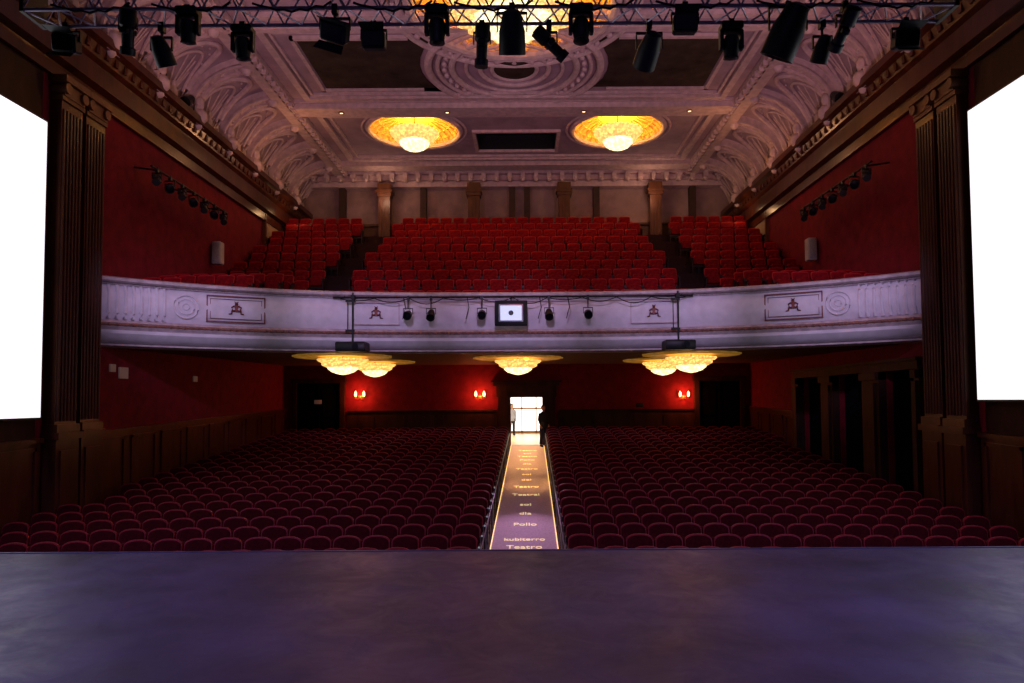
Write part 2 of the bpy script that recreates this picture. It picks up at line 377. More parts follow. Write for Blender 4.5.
m.box(-8,8,24.35,25.05,CZ-.3,CZ); m.box(-8,8,24.25,25.15,CZ-.12,CZ)
m.box(-8,8,30.6,31.3,CZ-.25,CZ)
frame(m,-1.7,1.8,27.15,29.45,.12,CZ-.1,CZ)
st(m.build('trim_8',M_plas2,smooth=False))
m=MB()
for r,tr in ((2.75,.12),(2.45,.07),(2.0,.10),(1.55,.06),(1.1,.08),(.72,.07)): ring(m,AX,22.0,r,tr,CZ-.06)
for r,tr in ((2.78,.16),(3.05,.08),(3.4,.10)): ring(m,AX,DY,r,tr,CZ-.06)
for c in CH:
    ring(m,c[0],c[1],1.80,.10,CZ-.03); ring(m,c[0],c[1],2.02,.05,CZ-.03)
for k in range(36):
    a=2*PI*k/36; m.ball((AX+2.24*math.cos(a),22+2.24*math.sin(a),CZ-.06),.09,6)
    m.ball((AX+3.22*math.cos(a),DY+3.22*math.sin(a),CZ-.05),.10,6)
st(m.build('trim_9',M_plas2))
m=MB(); m.lathe([(.66,0),(.66,-.05),(.3,-.12),(.02,-.14)],(AX,22.0,CZ-.02),32); st(m.build('ceiling_rose',M_panel))
m=MB()
for s in (-1,1):
    poly=[]
    for x,y in ((6.4,20.1),(6.4,23.35),(2.6,23.35)): poly.append((AX+s*x,y))
    for k in range(9):
        a=math.atan2(1.35,1.95)+ (math.atan2(-1.9,1.95)-math.atan2(1.35,1.95))*k/8
        poly.append((AX+s*3.0*math.cos(a),22+3.0*math.sin(a)))
    poly.append((AX+s*2.9,20.1))
    m.loft([[(x,y,CZ-.03) for x,y in poly],[(x,y,CZ-.005) for x,y in poly]])
st(m.build('ceiling_canvas',M_panel,smooth=False))
m=MB()
for s in (-1,1):
    x0,x1=sorted((AX+s*6.55,AX+s*3.1)); 
    m.box(x0,x1,19.95,20.08,CZ-.1,CZ); m.box(x0,x1,23.38,23.5,CZ-.1,CZ); xx=AX+s*6.5; m.box(xx-.06,xx+.06,19.95,23.5,CZ-.1,CZ)
st(m.build('trim_10',M_plas2,smooth=False))
for i,(x,y,z) in enumerate([(-6.2,24.7,.3),(-2.4,24.7,.3),(2.5,24.7,.3),(6.3,24.7,.3)]):
    t=thing('downlight','tiny lit downlight, %s from the left on the ceiling crossbeam'%ORD[i],'downlight',(x,y,CZ-z),0,'downlights on the ceiling crossbeam')
    MB().lathe([(.10,0),(.11,-.03),(.07,-.04),(.07,-.01)],(0,0,0),16).build('rim',M_brass,t)
    MB().lathe([(.065,-.02),(.02,-.035)],(0,0,0),12).build('bulb',M_bowlc,t)
# coves
def cove(s,t,y,off=0): 
    return (s*(8.0+(2.2-off)*math.sin(t*PI/2)),y,E+8.8+(1.85-off)*math.cos(t*PI/2))
for n,s in enumerate((-1,1)):
    m=MB(); m.loft([[cove(s,t/10,y) for t in range(11)] for y in (11,32.9)],cap=False,closed=False)
    st(m.build('ceiling_cove',M_plas))
    m=MB(); ys=[12.2+2.3*k for k in range(9)]
    for y in ys:
        m.loft([[cove(s,t/10,y-.24,.0),cove(s,t/10,y-.24,.22),cove(s,t/10,y+.24,.22),cove(s,t/10,y+.24,.0)] for t in range(11)])
        for dy in (-.19,.19):
            m.loft([[cove(s,t/10,y+dy-.05,.2),cove(s,t/10,y+dy-.05,.30),cove(s,t/10,y+dy+.05,.30),cove(s,t/10,y+dy+.05,.2)] for t in range(11)])
        for q in range(5): m.ball(cove(s,.2+.15*q,y,.24),.08,6)
        c=cove(s,.93,y,.3); m.box(c[0]-.18,c[0]+.18,y-.26,y+.26,c[2]-.4,c[2]+.15); m.ball((c[0]-s*.16,y,c[2]-.1),.24,8); m.ball((c[0]-s*.14,y,c[2]+.3),.15,8,(1,1,1.5)); m.ball((c[0]-s*.1,y,c[2]-.38),.14,8)
        c=cove(s,.1,y,.25); m.ball((c[0],c[1],c[2]-.05),.18,8)
        if y<31:
            yc=y+1.15
            for rr,tr in ((.82,.085),(.64,.045)):
                pts=[]
                for k in range(21):
                    a=PI*k/20; pts.append(cove(s,.96-.80*rr/.86*math.sin(a),yc+rr*math.cos(a),.06))
                m.tube(pts,tr,6)
            for k in range(1,8):
                a=PI*k/8; m.tube([cove(s,.96-.05*math.sin(a),yc+.06*math.cos(a),.02),cove(s,.96-.54*math.sin(a),yc+.56*math.cos(a),.02)],.022,5)
            c=cove(s,.88,yc,.14); m.ball(c,.17,8,(1,1,1.6)); m.ball((c[0]-s*.05,yc,c[2]+.3),.10,8)
            for k in range(9):
                a=PI*(k+.5)/9; m.ball(cove(s,.96-.80*.73/.86*math.sin(a),yc+.73*math.cos(a),.04),.04,5)
    st(m.build('trim_%d'%(11+n),M_plas2))
    m=MB(); a,b=sorted((s*7.75,s*8.15)); m.box(a,b,11,31.8,CZ-.2,CZ-.02); a,b=sorted((s*7.9,s*8.3)); m.box(a,b,11,31.8,CZ-.34,CZ-.2)
    for k in range(52):
        y=11.3+k*.4; m.box(s*7.86-.1,s*7.86+.1,y-.09,y+.09,CZ-.34,CZ-.2)
    st(m.build('trim_%d'%(13+n),M_plas2,smooth=False))
    # dark wood cornice of the side wall
    m=MB(); x=s*W
    prof=[(0,7.35),(.12,7.35),(.12,7.65),(.3,7.72),(.3,8.2),(.42,8.28),(.5,8.55),(.68,8.6),(.68,8.8),(0,8.8)]
    m.loft([[(x-s*o,y,E+z) for o,z in prof] for y in (7,32.7)])
    for k in range(64):
        y=8+k*.38; a,b=sorted((x-s*.3,x-s*.50)); m.box(a,b,y-.06,y+.06,E+8.34,E+8.56)
    st(m.build('trim_%d'%(15+n),M_wood,smooth=False))
# domes
for i,(x,y,r) in enumerate(((AX,DY,2.7),(CH[0][0],CH[0][1],1.75),(CH[1][0],CH[1][1],1.75))):
    m=MB(); rings=[]
    for k in range(10):
        a=k/9*PI/2*.97; rr=r*math.cos(a); f=0 if k==0 else .035
        rings.append([(x+rr*(1+f*math.cos(16*2*PI*j/96))*math.cos(2*PI*j/96),y+rr*(1+f*math.cos(16*2*PI*j/96))*math.sin(2*PI*j/96),CZ+.6*math.sin(a)) for j in range(96)])
    m.loft(rings,cap=False)
    for j in range(32):                                 # gilded leaf ribs
        b=2*PI*j/32; m.tube([(x+r*math.cos(a)*.97*math.cos(b),y+r*math.cos(a)*.97*math.sin(b),CZ+.6*math.sin(a)*.94) for a in (0.05,.35,.7,1.1)],[.06,.05,.045,.02],5)
    for a in (.3,.62): ring(m,x,y,r*math.cos(a)*.98,.04,CZ+.6*math.sin(a)*.93)
    st(m.build('ceiling_dome',M_domeglow))
def lamp(kind,loc,power,col,size=.3,target=None,angle=None,blend=1,name='lamp',spread=None):
    l=bpy.data.lights.new(name,kind); l.energy=power; l.color=col
    if kind=='AREA': l.size=size; 
    else: l.shadow_soft_size=size
    if spread and kind=='AREA': l.spread=math.radians(spread)
    if kind=='SPOT': l.spot_size=angle; l.spot_blend=blend
    o=bpy.data.objects.new(name,l); COL.objects.link(o); o.location=loc
    if target is not None: o.rotation_euler=(Vector(target)-Vector(loc)).to_track_quat('-Z','Y').to_euler()
    return o
def chandelier(x,y,z,r,label,cat,group,rod,halo=False,power=50,fl=1.0):
    t=thing('chandelier',label,cat,(x,y,z),0,group)
    MB().tube([(0,0,0),(0,0,-rod)],.03,8).build('rod',M_brass,t)
    zb=-rod
    m=MB(); m.lathe([(r*.98,zb-.02*fl),(r,zb-.08*fl),(r*.92,zb-.16*fl),(r*.78,zb-.22*fl),(r*.74,zb-.20*fl)],(0,0,0),96,scal=.06,ns=24); m.build('crystal_rim',M_bowl,t,smooth=False)
    m=MB(); m.lathe([(r*.82,zb-.20*fl),(r*.80,zb-.32*fl),(r*.64,zb-.42*fl),(r*.50,zb-.38*fl)],(0,0,0),80,scal=.07,ns=20); m.build('crystal_tier',M_bowl,t,smooth=False)
    m=MB(); m.lathe([(r*.60,zb-.38*fl),(r*.58,zb-.50*fl),(r*.44,zb-.63*fl),(r*.22,zb-.72*fl),(.04,zb-.76*fl)],(0,0,0),64,scal=.07,ns=16); m.build('crystal_bowl',M_bowlc,t,smooth=False)
    if halo:
        m=MB(); m.lathe([(r*2.0,-.01),(r*2.0,-.05),(r*1.85,-.07),(r*1.6,-.04),(r*1.2,-.04),(.05,-.03)],(0,0,0),64,scal=.02,ns=16); m.build('gilded_disc',M_domeglow,t)
    lamp('POINT',(x,y,z-rod+.10),power,(1,.56,.15),.2,name='chandelier_lamp')
    return t
chandelier(CH[0][0],CH[0][1],CZ+.55,.92,'crystal bowl chandelier in the left small gilded dome of the high ceiling','chandelier','ceiling chandeliers',.62,power=190,fl=1.05)
chandelier(CH[1][0],CH[1][1],CZ+.55,.92,'crystal bowl chandelier in the right small gilded dome of the high ceiling','chandelier','ceiling chandeliers',.62,power=190,fl=1.05)
chandelier(AX,DY,CZ+.55,1.7,'large crystal chandelier in the big central gilded dome behind the truss','chandelier','ceiling chandeliers',.66,power=300)
def sofz(y): return E+1.40+.18*(y-20.8)/10.2
for px,yy,lab in ((343,21.6,'front bowl chandelier under the left side of the balcony'),(375,26.2,'rear bowl chandelier under the left side of the balcony'),(518,23.4,'central bowl chandelier under the balcony above the doorway'),(663,26.2,'rear bowl chandelier under the right side of the balcony'),(691,21.6,'front bowl chandelier under the right side of the balcony')):
    p=at(px,360,yy); chandelier(p.x,yy,sofz(yy)-.01,.74,'glowing '+lab,'chandelier','chandeliers under the balcony',.09,True,power=9,fl=.66)
    lamp('POINT',(p.x,yy,sofz(yy)-.95),6,(1,.45,.18),.3,name='bowl_glow')
# ---------------------------------------------------------------- proscenium pilasters
for s,sd in ((-1,'left'),(1,'right')):
    for i,yc in enumerate((15.78,16.66)):
        pos='nearest the screen' if i==0 else 'nearest the balcony'
        t=thing('fluted_pilaster','tall dark wood fluted pilaster %s on the %s wall'%(pos,sd),'pilaster',(s*(W-.02),yc,fz(yc)+.02),0,'fluted pilasters by the balcony ends')
        h0=wt(yc)-fz(yc)+.15; h1=E+7.33-fz(yc)
        def bx(m,d,w,z0,z1): 
            a,b=sorted((0,-s*d)); m.box(a,b,-w,w,z0,z1)
        m=MB(); bx(m,.26,.37,h0,h1-.55)
        for q in range(6): m.tube([(-s*.26,-.29+q*.116,h0+.25),(-s*.26,-.29+q*.116,h1-.75)],.042,8)
        m.build('shaft',M_wood,t)
        m=MB(); bx(m,.38,.43,0,.3); bx(m,.32,.40,.3,h0-.15); bx(m,.40,.435,h0-.15,h0)
        bx(m,.36,.28,.55,h0-.4); bx(m,.34,.40,h0,h0+.18); m.build('base',M_wood,t,smooth=False)
        m=MB(); bx(m,.30,.40,h1-.55,h1-.45); bx(m,.40,.435,h1-.15,h1)
        for q in (-1,1): m.tube([(-s*.02,q*.3,h1-.28),(-s*.38,q*.3,h1-.28)],.12,12)
        bx(m,.32,.36,h1-.45,h1-.15); m.build('capital',M_wood2,t)
# screens
for s,sd,z0,z1,y1 in ((-1,'left',-.36,6.2,15.14),(1,'right',-.10,6.35,15.22)):
    t=thing('led_screen','huge blank white lit screen mounted on the %s wall beside the stage'%sd,'screen',(s*(W-.05),12,E+z0),0,'side screens')
    x0,x1=sorted((0,-s*.12)); m=MB(); m.box(x0,x1,9.3-12,y1-12,0,z1-z0); m.build('housing',M_black,t,smooth=False)
    x=-s*.13; m=MB(); m.add([(x,9.35-12,.05),(x,y1-.04-12,.05),(x,y1-.04-12,z1-z0-.05),(x,9.35-12,z1-z0-.05)],[(0,1,2,3)]); m.build('display_face',M_led,t,smooth=False)
# right wall side doorways
for i,(a,b) in enumerate(OPEN):
    m=MB()
    n=26; y0,y1=a+.02,b-.02
    zt=OT-.03; 
    rings=[]
    for k in range(n+1):
        y=y0+(y1-y0)*k/n; x=W+.2+.06*math.sin(k*1.9); rings.append([(x,y,fz(y)+.03),(x+.02,y,fz(y)+.03),(x+.02,y,zt),(x,y,zt)])
    m.loft(rings); o=m.build('door_curtain',M_blackc)
    tag(o,'black curtain closing the %s side doorway from the stage in the right wall'%ORD[i],'curtain','curtains in the side doorways')
m=MB()
for a,b in ((17.35,17.58),(19.32,20.28),(22.22,23.08),(25.02,25.4)):
    m.box(W-.22,W,a,b,fz(a)-.03,OT); m.box(W-.3,W,a+.02 if b-a<.5 else a+.15,b-.02 if b-a<.5 else b-.15,fz(a),OT-.3); m.box(W-.32,W,a-.0,b,OT-.22,OT-.02)
m.box(W-.25,W,17.35,25.4,OT,OT+.22); m.box(W-.32,W,17.3,25.45,OT+.22,OT+.30)
st(m.build('trim_17',M_woodm,smooth=False))
# small doors up on the balcony side walls
for i,s in enumerate((-1,1)):
    y0,z0=28.3,E+BR[7][1]+.0
    m=MB(); a,b=sorted((s*W,s*(W-.08))); m.box(a,b,y0,y0+2.0,z0,z0+1.75); o=st(m.build('door_%d'%(4+i),M_door,smooth=False))
    m=MB(); a,b=sorted((s*W,s*(W-.14)))
    m.box(a,b,y0-.12,y0,z0,z0+1.85); m.box(a,b,y0+2,y0+2.12,z0,z0+1.85); m.box(a,b,y0-.12,y0+2.12,z0+1.75,z0+1.9); m.build('door_frame',M_wood2,o,smooth=False)
    lamp('POINT',(s*(W-.9),y0+1,z0+1.9),10,(1,.55,.25),.1,name='gallery_door_lamp')
# ---------------------------------------------------------------- seats
def outl(w,z0,z1,arc,n=10,pw=1):
    p=[(-w/2,z0),(w/2,z0)]
    for k in range(n+1):
        a=PI*k/n; c=math.cos(a); p.append((w/2*(abs(c)**pw)*(1 if c>=0 else -1),z1-arc+arc*math.sin(a)**pw))
    return p
def layered(p,layers,lean,zb):
    zc=sum(q[1] for q in p)/len(p); return MB().loft([[(x*s,y+lean*(zc+(z-zc)*s-zb),zc+(z-zc)*s) for x,z in p] for s,y in layers])
def seat_parts(flat=False):
    d=[]
    if flat: o1,o2=outl(.49,.30,.985,.08,10,.5),outl(.455,.44,.955,.07,10,.5)
    else: o1,o2=outl(.49,.30,.95,.12,10,.85),outl(.455,.44,.928,.108,10,.85)
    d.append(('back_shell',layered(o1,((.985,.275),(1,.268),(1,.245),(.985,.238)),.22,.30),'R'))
    d.append(('backrest',layered(o2,((.98,.25),(1,.24),(1,.222),(.96,.212)),.22,.30),'V'))
    cu=[(-.20,.40),(.20,.40),(.22,.44),(.22,.66),(.16,.72),(-.16,.72),(-.22,.66),(-.22,.44)]
    d.append(('seat_cushion',layered(cu,((.9,.20),(1,.17),(1,.08),(.9,.045)),.10,.40),'V'))
    for s in (-1,1):
        hw=.2465 if not flat else .262
        m=MB(); m.box(s*hw-.012,s*hw+.012,-.04,.26,.0,.57); m.box(s*hw-.012,s*hw+.012,.2,.36,.5,.72)
        m.bev(s*hw-.0125,s*hw+.0125,-.12,.28,.56,.615,.006); d.append(('armrest',m,M_shell))
    m=MB(); m.box(-.235,.235,.12,.2,.30,.36); m.box(-.235,.235,.02,.26,0,.03); m.box(-.04,.04,.13,.19,.02,.32); d.append(('base_bar',m,M_black))
    return d
def make_seat(name,label,cat,mv,mr_,plate,flat=False):
    t=thing(name,label,cat)
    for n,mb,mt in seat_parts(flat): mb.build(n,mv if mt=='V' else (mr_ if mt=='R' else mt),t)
    if plate: MB().lathe([(.020,0),(.020,.006)],(0,0,0),8,Matrix.Rotation(PI/2,4,'X')).build('number_plate',M_plateglow,t,(.2465,-.122,.595))
    return t
proto=make_seat('stalls_seat','x','seat',M_seat,M_litrim,True)
used=False; rest=[]
AC=lambda Y:.25+.010*(Y-12)
PITCHX=.522
nind=0
for r in range(24):
    Yr=11.6+.79*r
    for side,sn in ((-1,'left'),(1,'right')):
        a0=AC(Yr)+side*1.06
        k=0
        while True:
            X=a0+side*PITCHX*k
            Y=Yr-.005*X*X
            lim=9.85 if (side<0 or Y>25.5) else 9.65
            if 15.2<Y<17.3: lim=9.55
            if abs(X)>lim: break
            rz=math.atan(.010*X)*-1
            vis=abs(X-CAMX)*F/Y<540
            k+=1
            if not vis: continue
            loc=(X,Y,fz(Y)+.01)
            if nind<300 and r<=10:
                lab='red folding stalls seat %s %s of the centre aisle in %s row from the stage'%(ORD[k-1],sn,ORD[r])
                grp='stalls seats %s of the aisle'%sn
                if not used:
                    proto.location=loc; proto.rotation_euler=(0,0,rz); proto['label']=lab; proto['group']=grp; used=True
                else: dup(proto,loc,rz,lab,grp)
                nind+=1
            else: rest.append((loc,rz))
# remaining far stalls seats: one object
tv=[];tf=[];tm=[]
for n,mb,mt in seat_parts():
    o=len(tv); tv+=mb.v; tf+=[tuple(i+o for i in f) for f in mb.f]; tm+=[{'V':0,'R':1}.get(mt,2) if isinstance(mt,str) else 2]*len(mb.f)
V=[];FF=[];MI=[]
for (loc,rz) in rest:
    c,s=math.cos(rz),math.sin(rz); o=len(V)
    V+=[(loc[0]+c*x-s*y,loc[1]+s*x+c*y,loc[2]+z) for x,y,z in tv]; FF+=[tuple(i+o for i in f) for f in tf]; MI+=tm
me=bpy.data.meshes.new('stalls_seating'); me.from_pydata(V,[],FF); me.materials.append(M_seat); me.materials.append(M_litrim); me.materials.append(M_shell); me.polygons.foreach_set('material_index',MI)
b=bmesh.new(); b.from_mesh(me); bmesh.ops.recalc_face_normals(b,faces=b.faces); b.to_mesh(me); b.free()
o=bpy.data.objects.new('stalls_seating',me); COL.objects.link(o); o['kind']='stuff'; o['label']='far rows of red stalls seats under the balcony'; o['category']='seats'
# balcony seats
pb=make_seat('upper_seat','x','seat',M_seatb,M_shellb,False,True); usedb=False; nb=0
def put(X,Y,Z,rz,lab,grp):
    global usedb,nb
    nb+=1; Z+=.01
    if not usedb:
        pb.location=(X,Y,Z); pb.rotation_euler=(0,0,rz); pb['label']=lab; pb['group']=grp; usedb=True
    else: dup(pb,(X,Y,Z),rz,lab,grp)
for i,(y,z) in enumerate(BR):
    n=(20 if i%2==0 else 19)-(1 if i>5 else 0)
    for k in range(n):
        X=.0+(k-(n-1)/2)*.56
        put(X,y-.1,E+z,0,'red balcony seat, %s from left in the %s row of the centre block'%(ORD[k],ORD[i]),'centre block balcony seats')
    if i>=1:
        for s,sn in ((-1,'left'),(1,'right')):
            for k in range(6):
                X=s*(6.75+(.28 if i%2 else 0)+k*.56)
                if abs(X)>9.98: continue
                put(X,y-.1,E+z,0,'red balcony seat, %s from the aisle in the %s row of the %s block'%(ORD[k],ORD[i-1],sn),'%s block balcony seats'%sn)
for s,sn in ((-1,'left'),(1,'right')):
    for i,(y,z) in enumerate(WING):
        for k in range(6):
            X=s*(9.95-k*.56)
            if bY(X)>y-.8: continue
            put(X,y-.1,E+z,0,'red balcony seat, %s from the wall in %s row of the %s wing'%(ORD[k],ORD[i],sn),'%s wing balcony seats'%sn)
print('stalls individuals',nind,'rest',len(rest),'balcony',nb)
# ---------------------------------------------------------------- aisle
t=thing('aisle_carpet','pale lettered carpet runner down the centre aisle to the bright doorway','carpet',(0,0,0))
def strip(x0,x1,dz0,dz1,Y0=9.6,Y1=30.95):
    m=MB(); 
    v=[]
    for Y in (Y0,Y1):
        for dx,dz in ((x0,dz0),(x1,dz0),(x1,dz1),(x0,dz1)): v.append((AC(Y)+dx,Y,fz(Y)+dz))
    return m.add(v,[(0,1,2,3),(7,6,5,4),(0,4,5,1),(1,5,6,2),(2,6,7,3),(3,7,4,0)])
strip(-.71,.71,.005,.03).build('runner',M_carpet,t,smooth=False)
strip(-.73,-.71,.005,.04).build('edge_light',M_strip,t,smooth=False)
strip(.71,.73,.005,.04).build('edge_light',M_strip,t,smooth=False)
words=[('Teatro',549),('kubiterro',541),('Pollo',526),('dla',515),('sol',506),('Teatral',496),('Teatro',488),('del',481),('sol',475.5),('Teatro',470),('dla',465),('Pollo',461),('Teatro',457.5),('sol',454.5),('Teatro',451.5)]
ang=math.atan(.074)
for w_,py in words:
    lo,hi=11.0,31.0
    for _ in range(40):
        mid=(lo+hi)/2; 
        if at(512,py,mid).z<fz(mid): hi=mid
        else: lo=mid
    Y=lo
    cu=bpy.data.curves.new('lettering','FONT'); cu.body=w_; cu.size=.28 if len(w_)<8 else .24; cu.align_x='CENTER'; cu.extrude=.003
    to=bpy.data.objects.new('tmp',cu); COL.objects.link(to)
    bpy.context.view_layer.update()
    me=bpy.data.meshes.new_from_object(to); bpy.data.objects.remove(to); me.materials.clear(); me.materials.append(M_textglow)
    o=bpy.data.objects.new('lettering',me); COL.objects.link(o); o.parent=t; o.location=(AC(Y),Y-.1,fz(Y-.1)+.036); o.rotation_euler=(ang,0,0); o.scale=(1,1.3,1)
for s,sn in ((-1,'left'),(1,'right')):
    t=thing('aisle_handrail','slim dull metal handrail along the %s side of the centre aisle'%sn,'handrail',(0,0,0),0,'aisle handrails')
    m=MB(); m.tube([(AC(11.5)+s*.765,11.5,fz(11.5)+.62),(AC(30.3)+s*.765,30.3,fz(30.3)+.62)],.013,6); m.build('rail',M_alud,t)
    for Y in (11.6,14.3,17,19.7,22.4,25.1,27.8,30.2):
        MB().tube([(AC(Y)+s*.765,Y,fz(Y)),(AC(Y)+s*.765,Y,fz(Y)+.62)],.011,6).build('post',M_alud,t)
# ---------------------------------------------------------------- truss
TY=8.9; TZ=E+5.0
p0=at(22,16,TY-.2); p1=at(957,16,TY-.2)
t=thing('lighting_truss','long pale aluminium lighting truss across the top above the stage edge','truss',(0,TY,TZ))
L0,L1=p0.x,p1.x
for dy,dz in ((-.2,0),(.2,0),(-.2,.42),(.2,.42)): MB().tube([(L0,dy,dz),(L1,dy,dz)],.024,8).build('chord',M_alu,t)
m=MB(); n=26
for k in range(n):
    a=L0+(L1-L0)*k/n; b=L0+(L1-L0)*(k+.5)/n; c=L0+(L1-L0)*(k+1)/n
    for dy in (-.2,.2): m.tube([(a,dy,0),(b,dy,.42)],.012,6); m.tube([(b,dy,.42),(c,dy,0)],.012,6)
    m.tube([(a,-.2,0),(b,.2,0)],.012,6); m.tube([(b,.2,0),(c,-.2,0)],.012,6)
m.build('bracing',M_alu,t)
for k in range(9):
    a=L0+(L1-L0)*(k+.3)/9.3; b=a+1.0
    m=MB(); m.tube([(a+(b-a)*q/10,-.23,.05-.10*math.sin(PI*q/10)-.02*math.sin(q*3)) for q in range(11)],.014,6); m.build('cable',M_black,t)
MB().box(L0-.02,L0+.03,-.23,.23,-.03,.45).build('end_plate',M_black,t,smooth=False); MB().box(L1-.03,L1+.02,-.23,.23,-.03,.45).build('end_plate',M_black,t,smooth=False)
# lamps: local origin on the chord, hanging down
def clamp(t,drop):
    m=MB(); m.box(-.035,.035,-.045,.045,-.09,.035); m.tube([(0,0,-.07),(0,0,-drop)],.018,8); m.build('clamp',M_black,t)
def moving_head(t,drop,ax,ay,k=1):
    clamp(t,drop)
    MB().bev(-.17*k,.17*k,-.13*k,.13*k,-drop-.12*k,-drop,.02).build('base',M_black,t)
    m=MB()
    m.box(-.17*k,.17*k,-.05*k,.05*k,-drop-.15*k,-drop-.11*k)
    for s in (-1,1): m.bev(s*.155*k-.025,s*.155*k+.025,-.06*k,.06*k,-drop-.42*k,-drop-.11*k,.01)
    m.build('yoke',M_black,t)
    h=MB().lathe([(.05*k,.16*k),(.10*k,.14*k),(.125*k,.06*k),(.125*k,-.06*k),(.11*k,-.16*k),(.12*k,-.2*k),(.10*k,-.2*k)],(0,0,0),20).build('head',M_black,t,(0,0,-drop-.34*k),(ax,ay,0))
    MB().lathe([(.095*k,-.202*k),(.09*k,-.21*k),(.02,-.225*k)],(0,0,0),20).build('lens',M_lens,h)
def par(t,drop,ax,ay,k=1):
    clamp(t,drop)
    m=MB()
    for s in (-1,1): m.box(s*.125*k-.008,s*.125*k+.008,-.02,.02,-drop-.16*k,-drop)
    m.box(-.13*k,.13*k,-.02,.02,-drop-.012,-drop+.01); m.build('yoke',M_black,t)
    h=MB().lathe([(.03*k,.17*k),(.075*k,.15*k),(.09*k,.08*k),(.11*k,0),(.115*k,-.18*k),(.105*k,-.18*k),(.1*k,-.05*k)],(0,0,0),20).build('can',M_black,t,(0,0,-drop-.16*k),(ax,ay,0))
    MB().lathe([(.1*k,-.10*k),(.02,-.12*k)],(0,0,0),16).build('lens',M_lens,h)
def profile(t,drop,ax,ay,k=1):
    clamp(t,drop)
    m=MB()
    for s in (-1,1): m.box(s*.11*k-.008,s*.11*k+.008,-.02,.02,-drop-.15*k,-drop)
    m.box(-.115*k,.115*k,-.02,.02,-drop-.012,-drop+.01); m.build('yoke',M_black,t)
    h=MB().lathe([(.05*k,.26*k),(.1*k,.24*k),(.1*k,.05*k),(.075*k,.02*k),(.07*k,-.2*k),(.09*k,-.21*k),(.09*k,-.3*k),(.08*k,-.3*k)],(0,0,0),18).build('barrel',M_black,t,(0,0,-drop-.15*k),(ax,ay,0))
    MB().bev(-.05*k,.05*k,-.12*k,.12*k,-.05*k,.02*k,.01).build('shutter_gate',M_black,h)
    MB().lathe([(.078*k,-.27*k),(.02,-.28*k)],(0,0,0),16).build('lens',M_lens,h)
def flood(t,drop,ax,ay,k=1):
    clamp(t,drop)
    m=MB()
    for s in (-1,1): m.box(s*.2*k-.008,s*.2*k+.008,-.02,.02,-drop-.15*k,-drop)
    m.box(-.205*k,.205*k,-.02,.02,-drop-.012,-drop+.01); m.build('yoke',M_black,t)
    h=MB().bev(-.18*k,.18*k,-.1*k,.1*k,-.13*k,.13*k,.025).build('housing',M_black,t,(0,0,-drop-.17*k),(ax,ay,0))
    MB().box(-.15*k,.15*k,-.108*k,-.1*k,-.1*k,.1*k).build('glass',M_black,h,smooth=False)
    for s in (-1,1):
        MB().add([(-.17*k,-.1*k,s*.13*k),(.17*k,-.1*k,s*.13*k),(.2*k,-.24*k,s*.2*k),(-.2*k,-.24*k,s*.2*k)],[(0,1,2,3)]).build('barn_door',M_black,h,smooth=False)
LM=[(67,flood,.08,'boxy floodlight',.3,.1,.9),(128,profile,.12,'long profile spot',.35,.2,1.0),(162,par,.16,'small par can',.5,-.2,1.1),(188,moving_head,.0,'short moving head',.3,.1,.8),
(243,moving_head,.02,'moving head',.2,0,.8),(335,flood,.14,'tilted floodlight',.7,.3,.95),(374,flood,.08,'square floodlight',.1,0,.85),(437,moving_head,.0,'moving head',.1,0,.85),
(482,profile,.12,'upright profile spot',.1,.05,1.0),(512,par,.08,'wide round par can',.5,0,1.5),(549,profile,.12,'steeply tilted profile spot',.3,-.9,.95),(581,moving_head,.0,'moving head',-.1,0,.85),
(649,par,.14,'round par can',.9,.3,1.35),(685,flood,.1,'square floodlight',.1,0,.85),(731,moving_head,.02,'moving head',.2,0,.85),(788,par,.02,'large tilted par can',.45,.35,1.9),
(822,par,.20,'small par can',.4,.2,1.0),(845,profile,.14,'short profile spot',.9,.2,1.0),(905,flood,.10,'boxy floodlight',.2,0,.9)]
for i,(px,fn,drop,kd,ax,ay,k) in enumerate(LM):
    dy=-.2 if i%2 else .2
    p=at(px,30,TY+dy)
    t=thing('stage_light','black %s, %s from the left under the truss'%(kd,ORD[i]),'stage light',(p.x,TY+dy,TZ),0,'stage lights under the truss')
    fn(t,drop,ax,ay,k)
